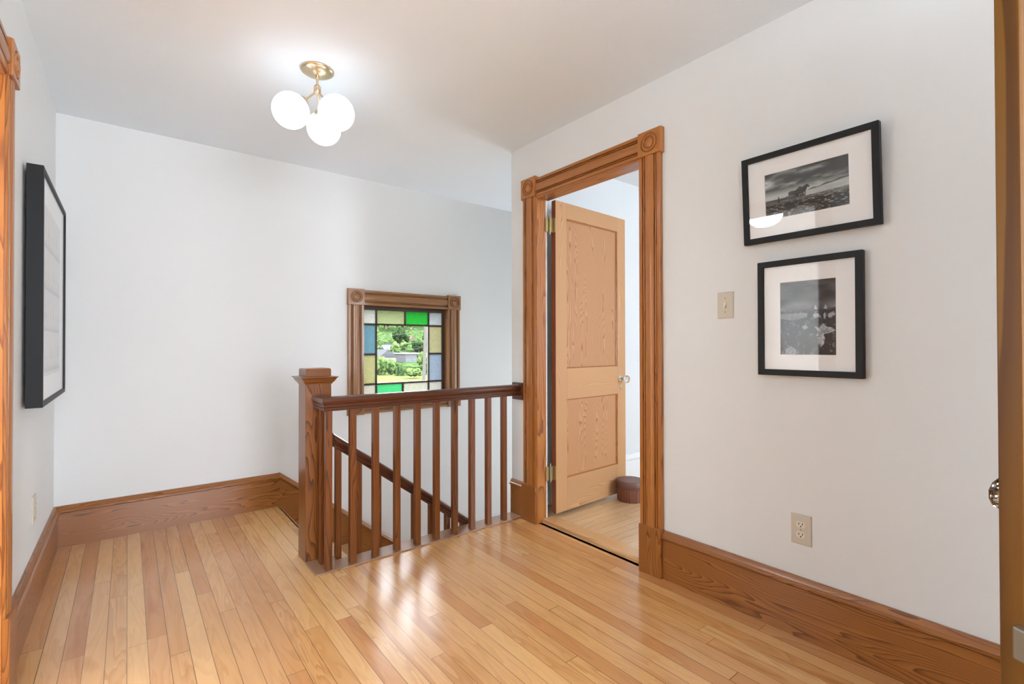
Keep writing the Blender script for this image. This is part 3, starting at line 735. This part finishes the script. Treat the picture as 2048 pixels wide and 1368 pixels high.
def field_img(nx=220, ny=300):
    X, Y = np.meshgrid(np.linspace(0,1,nx), np.linspace(0,1,ny))
    sk = vnoise(nx, ny, 2.5, 9, 14, 4)
    L = .012 + .09*np.clip((sk-.32)*2, 0, 1) + .16*np.clip(1-abs(Y-.36)/.10, 0, 1)*sk
    gr = vnoise(nx, ny, 20, 24, 31, 4); g2 = vnoise(nx, ny, 55, 70, 41, 3)
    hor = .405 - .02*X
    L = np.where(Y > hor, .004 + 1.3*np.clip(gr*.6+g2*.4-.57, 0, 1), L)
    L = np.where((Y > .435) & (Y < .50+.03*np.sin(X*7)) & (X < .5), .16+.5*np.clip(g2-.45,0,1), L)
    def P(pts, v):
        nonlocal L
        L = np.where(inpoly(X, Y, pts), v*np.clip(2.6*(gr*.5+g2*.5)-.45, .08, 1.4), L)
    for cx_, s in ((.65,1),(.825,1.15)): P([(cx_-.03*s,.395),(cx_-.005,.335),(cx_+.01,.35),(cx_+.032*s,.395)], .42)
    P([(.62,.62),(.70,.64),(.78,.58),(.83,.63),(.93,.64),(.99,.68),(.90,.71),(.82,.72),(.74,.74),(.66,.75),(.70,.69)], .42)
    P([(.72,.74),(.78,.72),(.81,.78),(.79,.86),(.74,.90),(.69,.84),(.69,.78)], .55)
    P([(.40,.62),(.47,.60),(.52,.64),(.44,.66)], .40); P([(.60,.46),(.70,.45),(.75,.50),(.62,.51)], .30); P([(.86,.46),(.96,.43),(.99,.47),(.88,.52)], .36)
    P([(.10,.93),(.20,.88),(.30,.95),(.28,1.0),(.08,1.0)], .30); P([(.78,.47),(.81,.44),(.83,.49),(.80,.53)], .4)
    t = np.stack([L*.90, L*.97, L*1.06], -1)
    return np.clip(t, .006, .9)
def shelf_img(nx=110, ny=220):
    X, Y = np.meshgrid(np.linspace(0,1,nx), np.linspace(0,1,ny))
    n = vnoise(nx, ny, 6, 12, 51, 3); L = .60 + .06*n
    for k in range(4):
        yb = .235 + .245*k
        L = np.where((Y > yb-.012) & (Y < yb+.010), .40, L)
        for j in range(6):
            cx_ = .10 + .155*j; hgt = .12+.03*math.sin(j*2.1+k)
            L = np.where((abs(X-cx_) < .048) & (Y < yb-.012) & (Y > yb-hgt*.65), .44+.05*n, L)
            L = np.where((abs(X-cx_) < .018) & (Y < yb-hgt*.6) & (Y > yb-hgt), .46, L)
            L = np.where((abs(X-cx_) < .034) & (Y < yb-.03) & (Y > yb-.07), .60, L)
    return np.clip(np.stack([L*1.03, L*.97, L*.95], -1), 0, .9)
pic_glass = glass_clear('picture_glass', .005)
def picture(name, label, wall_x, s, y0, y1, z0, z1, fw, depth, my, img, pr_, group=None, gap=.002, tilt=0, plabel=None):
    """picture on a wall x = wall_x; s = +1 if the room lies towards +x. y0 < y1, pr_ = print (y0,y1,z0,z1)"""
    root = empty(name, (wall_x, (y0+y1)/2, z0), label=label, cat='picture', group=group)
    xb, xf = wall_x + s*gap, wall_x + s*(gap+depth)
    P0 = [(y0,z0),(y1,z0),(y1,z1),(y0,z1)]; Q = [(y0+fw,z0+fw),(y1-fw,z0+fw),(y1-fw,z1-fw),(y0+fw,z1-fw)]
    vs = []; fs = []
    for x, L in ((xb,P0),(xf,P0),(xf,Q),(xb,Q)): vs += [(x,)+p for p in L]
    for k in range(4):
        a, b_ = 4*k, 4*((k+1) % 4)
        for i in range(4): j = (i+1) % 4; fs.append((a+i, a+j, b_+j, b_+i))
    M().add(vs, fs).build('frame', black_m, root, bevel=.0015)
    xm = wall_x + s*(gap+depth-.010)
    pa, pb, pc, pd = pr_
    m = M()
    for (a, b_, c, d) in ((y0+fw*.9, pa, z0+fw*.9, z1-fw*.9), (pb, y1-fw*.9, z0+fw*.9, z1-fw*.9), (pa, pb, z0+fw*.9, pc), (pa, pb, pd, z1-fw*.9)):
        m.box((xm, a, c), (xm - s*.0025, b_, d))
    m.build('mat_board', mat_m, root)
    xp = xm - s*.0022
    lx = root.location
    # image left edge: as seen from the room
    yl, yr = (pb, pa) if s < 0 else (pa, pb)
    o = (xp - lx.x, yl - lx.y, pd - lx.z)
    print_mesh('print', img, o, (0, yr-yl, 0), (0, 0, pc-pd), root, plabel)
    M().box((wall_x+s*(gap+depth-.006), y0+fw*.9, z0+fw*.9), (wall_x+s*(gap+depth-.004), y1-fw*.9, z1-fw*.9)).build('glass', pic_glass, root)
    if tilt: root.rotation_euler = (0, tilt, 0)
    return root
picture('picture_frame', 'black framed wide photograph of horses in a field, upper picture on the right wall', XR, -1, .5065, .9765, 1.542, 1.893, .0225, .027, 0, horses_img(), (.5995,.889,1.631,1.810), tilt=-R(3.4))
picture('picture_frame', 'black framed upright photograph of dark leafy ground, lower picture on the right wall', XR, -1, .561, .9225, 1.006, 1.461, .0235, .027, 0, field_img(), (.6465,.839,1.089,1.372))
picture('picture_frame', 'large deep black framed pale print of shelves on the left wall', XL, 1, 2.63, 3.50, .885, 1.838, .020, .050, 0, shelf_img(), (2.76,3.37,1.00,1.72), gap=.010)

# ------------------------------------------------------------ switch and outlets
def plate(root, c, s, w=.072, hh=.116):
    x, y, z = c; rings = []
    for e, d in ((0,0),(0,.003),(.003,.0055),(.006,.006)):
        rings.append([Vector((x+s*d, y+a*(w/2-e), z+b_*(hh/2-e))) for a, b_ in ((-1,-1),(1,-1),(1,1),(-1,1))])
    M().loft(rings).build('cover_plate', plate_m, root)
sw = empty('light_switch', (XR, 1.071, 1.30), label='ivory toggle light switch plate on the right wall beside the pictures', cat='light switch')
plate(sw, (XR, 1.071, 1.30), -1)
M().box((XR-.0062, 1.0655, 1.288), (XR-.0085, 1.0765, 1.312)).build('toggle_slot', recept_m, sw)
m = M(); m.prism([(XR-.006, 1.0675, 1.294), (XR-.006, 1.0675, 1.306), (XR-.018, 1.0675, 1.292), (XR-.018, 1.0675, 1.286)], (0,.007,0)); m.build('toggle', recept_m, sw, bevel=.001)
for z in (1.33, 1.27): M().lathe([(.003,.006),(.003,.0072),(.001,.0076)], (XR, 1.071, z), (-1,0,0), n=12).build('screw', steel_m, sw, smooth=True)
def outlet(c, s, label, w=.072, hh=.116):
    x, y, z = c
    r = empty('electrical_outlet', (x, y, z), label=label, cat='outlet'); plate(r, c, s, w, hh)
    for dz in (.0195, -.0195):
        pts = []
        for i in range(32):
            t = 2*math.pi*i/32; a = max(-.0168, min(.0168, .0172*math.cos(t))); b_ = max(-.0125, min(.0125, .0172*math.sin(t)))
            pts.append((x+s*.0055, y+a, z+dz+b_))
        rc = M().prism(pts, (s*.0025,0,0)).build('receptacle', recept_m, r, bevel=.0006)
        sl = M()
        for dy, hh2 in ((-.0064, .0042), (.0064, .0036)): sl.box((x+s*.0079, y+dy-.0013, z+dz+.003-hh2), (x+s*.0084, y+dy+.0013, z+dz+.003+hh2))
        sl.prism([(x+s*.0079, y+.0026*math.cos(t), z+dz-.0068+.0026*math.sin(t)) for t in [2*math.pi*i/14 for i in range(14)]], (s*.0005,0,0))
        q = sl.build('slots', slot_m, rc, local=False)
    M().lathe([(.0028,.006),(.0028,.0072),(.0008,.0076)], (x,y,z), (s,0,0), n=12).build('screw', steel_m, r, smooth=True)
outlet((XR, .774, .413), -1, 'ivory duplex outlet low on the right wall above the baseboard')
outlet((XL, 2.952, .42), 1, 'ivory outlet low on the left wall beneath the large picture', .085, .116)

# ------------------------------------------------------------ round wooden box in the bedroom
bxx, bxy, bz = 2.83, 2.198, .02
bx_m = wood('pantry_box_wood', 2, srgb(136,86,66), srgb(112,66,52), srgb(78,44,36), freq=60, figure=1.2, rough=.45, coat=.1)
lid_m = plain('worn_lid_paint', srgb(112,76,66), .42, bump=.2, bscale=60, var=.35)
pb = empty('round_wooden_box', (bxx, bxy, bz), label='round dark reddish wooden box with a lid on the bedroom floor by the door', cat='box')
M().lathe([(.0005,0),(.093,0),(.0945,.004),(.0945,.095),(.091,.095),(.0905,.10)], (bxx,bxy,bz), n=48).build('body', bx_m, pb, smooth=True, angle=40)
M().lathe([(.094,.094),(.1005,.094),(.102,.098),(.1005,.136),(.097,.142),(.088,.145),(.086,.143),(.0005,.143)], (bxx,bxy,bz), n=48).build('lid', lid_m, pb, smooth=True, angle=40)

# ------------------------------------------------------------ outside
def leafy(name, dk, lt, tr=(.2,.3,.05)):
    m, nt, b, _ = newmat(name); g = G(nt); tc = g.n('ShaderNodeTexCoord').outputs['Object']
    n1 = g.noise(tc, .9, 4, .7); n2 = g.noise(tc, 2.0, 3, .7)
    f = g.math('ADD', g.math('MULTIPLY', n1.outputs[0], .5), g.math('MULTIPLY', n2.outputs[0], .5))
    g.set(b.inputs['Base Color'], g.ramp(f, [(.42, dk), (.57, lt)])); b.inputs['Roughness'].default_value = .9; b.inputs['Specular IOR Level'].default_value = 0.0
    bp = g.n('ShaderNodeBump'); bp.inputs['Strength'].default_value = 1.0; bp.inputs['Distance'].default_value = .35
    g.set(bp.inputs['Height'], f); nt.links.new(bp.outputs[0], b.inputs['Normal'])
    return m
LF = [leafy('dark_foliage', (0.0017,0.0057,0.0022), (0.0240,0.0412,0.0137)), leafy('mid_foliage', (0.0038,0.0112,0.0038), (0.0393,0.0617,0.0209)), leafy('light_foliage', (0.0106,0.0240,0.0066), (0.0741,0.1033,0.0318))]
bark = plain('tree_bark', (.16,.12,.09), .9, spec=0, bump=.5, bscale=20)
grass_m = leafy('lawn_grass', (0.0408,0.0568,0.0180), (0.0568,0.0726,0.0248)); pave_m = plain('pale_pavement', (0.0916,0.0895,0.0872), .8, spec=0, var=.05)
GZ0 = -3.3
struct(M().box((-60, 3.9, GZ0-.3), (160, 74, GZ0)).build('ground_lawn', grass_m))
m = M(); m.prism([(-60,74,GZ0),(260,74,GZ0),(260,110,GZ0+1.0),(-60,110,GZ0+1.0)], (0,0,-.3))
m.prism([(-60,110,GZ0+1.0),(260,110,GZ0+1.0),(260,190,16),(-60,190,16)], (0,0,-.3)); struct(m.build('ground_hillside', LF[1]))
struct(M().box((-40, 47.5, GZ0-.1), (120, 52.8, GZ0+.03)).build('pavement', pave_m))
def crown(c, r, sq, seed, amp=.28, sub=4):
    bm = bmesh.new(); bmesh.ops.create_icosphere(bm, subdivisions=sub, radius=1)
    rg = random.Random(seed); ph = [Vector((rg.uniform(-9,9),)*3) + Vector((rg.uniform(-5,5), rg.uniform(-5,5), rg.uniform(-5,5))) for _ in range(3)]
    from mathutils import noise as N
    for v in bm.verts:
        d = v.co.normalized(); k = 1 + amp*N.noise(d*1.8+ph[0]) + amp*.8*N.noise(d*4.2+ph[1]) + amp*.55*N.noise(d*9+ph[2])
        v.co = Vector((d.x*k*r*sq[0], d.y*k*r*sq[1], d.z*k*r*sq[2])) + Vector(c)
    out = [tuple(v.co) for v in bm.verts], [tuple(x.index for x in f.verts) for f in bm.faces]; bm.free(); return out
def tree(name, x, y, z0, hgt, rad, mat, label, group, seed, trunk=.35, cat='tree', sq=(1,1,.85)):
    t = empty(name, (x, y, z0), label=label, cat=cat, group=group)
    m = M(); m.tube((x,y,z0), (x,y,z0+hgt*.55), rad*.07+.04, rad*.04+.02, 10); m.build('trunk', bark, t, smooth=True)
    m = M(); rg = random.Random(seed)
    zc = z0 + hgt*(trunk + (1-trunk)/2); hz = hgt*(1-trunk)/2
    m.add(*crown((x,y,zc), rad*.8, (1,1,hz/rad/.8), seed))
    for k in range(9):
        a = rg.uniform(0, 6.28); e = rg.uniform(-.5, .8)
        m.add(*crown((x+rad*.62*math.cos(a), y+rad*.62*math.sin(a), zc+hz*.75*e), rad*rg.uniform(.30,.46), (1,1,.85), seed*17+k, sub=3))
    m.build('foliage', mat, t, smooth=True, angle=70)
    return t
DIR = lambda u: (math.tan(_y - math.atan((1024-u)/967.7)))
def at(u, y): return (DIR(u)*y, y)
def zat(u, v, y): return CAMZ - (v-690)*(y*(DIR(u)*math.sin(_y)+math.cos(_y)))/967.7
def gz(y): return GZ0 if y < 74 else (GZ0+(y-74)/36 if y < 110 else GZ0+1+(y-110)/80*18.3)
# hillside trees: (u, distance, top v, radius, tone)
TN = ['dark green', 'mid green', 'pale green']
for k, (u, y, vt, rad, tn, where) in enumerate((
    (748,146,596,2.5,0,'at the top of the hill, far left in the window'),
    (772,150,588,2.6,1,'on the hilltop behind the white box-like house'),
    (797,146,598,2.5,0,'on the hilltop left of the window middle'),
    (822,150,590,2.6,1,'on the hilltop behind the pink gabled house'),
    (848,154,596,2.6,0,'on the hilltop behind the utility pole'),
    (886,150,592,2.3,1,'on the hilltop right of the utility pole'),
    (750,128,652,1.2,2,'halfway up the slope left of the white box-like house'),
    (798,128,650,2.2,0,'halfway up the slope right of the white box-like house'),
    (813,130,668,1.0,1,'just left of the pink gabled house'),
    (860,126,658,2.2,1,'halfway up the slope right of the utility pole'),
    (752,108,676,1.7,1,'low on the slope, far left in the window'),
    (790,112,682,1.2,2,'low on the slope between the cottage and the grey house'),
    (838,118,680,1.9,0,'right behind the flat-roofed grey house'),
    (808,120,688,1.1,2,'behind the left end of the flat-roofed grey house'),
    (845,84,702,1.1,2,'beside the utility pole in front of the grey house'))):
    x, yy = at(u, y); z0 = gz(y) - .3; top = zat(u, vt, y)
    tree('deciduous_tree', x, yy, z0, max(2.5, top-z0), rad, LF[tn], TN[tn]+' leafy tree '+where, 'hillside trees beyond the window', 100+k, trunk=.12)
# shrubs and hedge on the lawn
for i, (u, y, vt, rad, tn, lab) in enumerate(((762,70,712,1.25,2,'bright yellow green shrub at the lawn edge, leftmost seen through the window'),(781.5,70,717,.9,2,'yellow green shrub between the leftmost shrub and the clipped hedge'),(790,72,722,.95,1,'mid green shrub just left of the clipped hedge'))):
    x, yy = at(u, y); tree('garden_shrub', x, yy, GZ0, zat(u, vt, y)-GZ0, rad, LF[tn], lab, 'lawn shrubs', 300+i, trunk=.0, cat='shrub')
x, yy = at(829, 60); tree('small_garden_tree', x, yy, GZ0, zat(829, 737, 60)-GZ0, 1.15, LF[2], 'small pale green tree on the lawn in front of the hedge', None, 333, trunk=.30)
ha, hb_ = at(796, 67), at(856, 66); zt = zat(820, 730.5, 67)
hd = M(); bm = bmesh.new(); bmesh.ops.create_cube(bm, size=1); bmesh.ops.subdivide_edges(bm, edges=bm.edges, cuts=14, use_grid_fill=True)
from mathutils import noise as NZ
hx = (ha[0]+hb_[0])/2; Lh = hb_[0]-ha[0]
for v in bm.verts:
    p = Vector((v.co.x*Lh, v.co.y*1.8, v.co.z*(zt-GZ0))); p += Vector((NZ.noise(p*1.5), NZ.noise(p*1.5+Vector((9,3,1))), NZ.noise(p*1.5+Vector((2,7,5)))))*.28; v.co = p + Vector((hx, 67, (zt+GZ0)/2))
hd.add([tuple(v.co) for v in bm.verts], [tuple(q.index for q in f.verts) for f in bm.faces]); bm.free()
tag(hd.build('clipped_hedge', LF[1], smooth=True), 'long clipped dark green hedge across the back of the lawn', 'hedge')
# houses
hw_m = plain('pale_grey_siding', (0.0737,0.0714,0.0714), .8, spec=0, var=.04); wh_m = plain('white_siding', (0.1373,0.1349,0.1322), .8, spec=0); pk_m = plain('pinkish_shingles', (0.0868,0.0529,0.0459), .85, spec=0, var=.1); gr_m = plain('grey_shingles', (0.0426,0.0426,0.0441), .85, spec=0)
wnd_m = plain('dark_window_glass', (.04,.06,.06), .15)
def house(u0, u1, y, v_top, v_base, dep, label, wm, rm, wins, gable=0.0, name='house'):
    xa, ya = at(u0, y); xb2, _ = at(u1, y); zt = zat((u0+u1)/2, v_top, y); zb = zat((u0+u1)/2, v_base, y)
    h_ = empty(name, ((xa+xb2)/2, y+dep/2, zb), label=label, cat='house')
    M().box((xa, y, zb), (xb2, y+dep, zt)).build('wall', wm, h_)
    m = M(); o = .25
    if gable: m.prism([(xa-o, y-o, zt), (xb2+o, y-o, zt), ((xa+xb2)/2, y-o, zt+gable)], (0, dep+2*o, 0))
    else: m.box((xa-o, y-o, zt), (xb2+o, y+dep+o, zt+.18))
    m.build('roof', rm, h_)
    for (f0, f1, g0, g1) in wins:
        xx0 = xa+(xb2-xa)*f0; xx1 = xa+(xb2-xa)*f1; zz0 = zb+(zt-zb)*g0; zz1 = zb+(zt-zb)*g1
        w_ = M(); w_.box((xx0-.06, y-.06, zz0-.06), (xx1+.06, y, zz1+.06)); fr = w_.build('window', wh_m, h_)
        M().box((xx0, y-.08, zz0), (xx1, y-.05, (zz0+zz1)/2-.04)).box((xx0, y-.08, (zz0+zz1)/2+.04), (xx1, y-.05, zz1)).build('pane', wnd_m, fr)
house(811, 858, 100, 706, 742, 9, 'pale grey flat-roofed house with dark windows behind the hedge', hw_m, wh_m, ((.03,.09,.38,.70),(.14,.19,.38,.70),(.32,.40,.38,.70),(.52,.59,.38,.70),(.72,.8,.38,.70)))
house(770, 787, 120, 686, 700, 8, 'white box-like house high on the left of the slope', wh_m, gr_m, ((.2,.35,.3,.8),(.6,.75,.3,.8)))
house(818, 832, 134, 684, 700, 7, 'house with a pink gabled roof among hillside trees', wh_m, pk_m, ((.4,.6,.3,.8),), gable=2.2)
house(833, 850, 144, 674, 694, 7, 'hillside house with a low pink roof, right of the gabled house', wh_m, pk_m, ((.2,.35,.3,.8),(.6,.75,.3,.8)), gable=1.4)
house(760, 792, 96, 712, 735, 7, 'white cottage with a grey gable behind the yellow green shrubs', wh_m, gr_m, ((.2,.3,.3,.8),(.6,.7,.3,.8)), gable=1.6)
# utility pole and wires
px_, py_ = at(848.5, 42)
up = empty('utility_pole', (px_, py_, GZ0), label='weathered wooden utility pole standing by the road outside the window', cat='pole')
M().tube((px_-.10, py_, GZ0), (px_+.42, py_, 9.5), .17, .12, 14).build('pole', plain('weathered_pole_wood', (0.0681,0.0595,0.0527), .85, spec=0, var=.15), up, smooth=True)
M().box((px_-.8, py_-.06, 8.3), (px_+1.5, py_+.06, 8.42)).build('crossarm', bark, up)
wire_m = plain('black_cable', (.03,.03,.03), .6)
for i, (za_, zb2, lab) in enumerate(((1.9, 2.6, 'thin black overhead cable, highest of the three crossing the trees'),(1.2, 1.6, 'thin black overhead cable, middle of the three crossing the trees'),(.3, 1.0, 'thin black overhead cable, lowest of the three crossing the trees'))):
    m = M(); pts = []
    for k in range(13):
        f = k/12; pts.append(Vector((px_-16*f-.14, py_+4*f, zb2*(1-f)+za_*f-1.2*4*f*(1-f)*.5)))
    for a, b_ in zip(pts[:-1], pts[1:]): m.tube(a, b_, .014, n=6)
    tag(m.build('power_cable', wire_m), lab, 'cable', 'overhead cables')
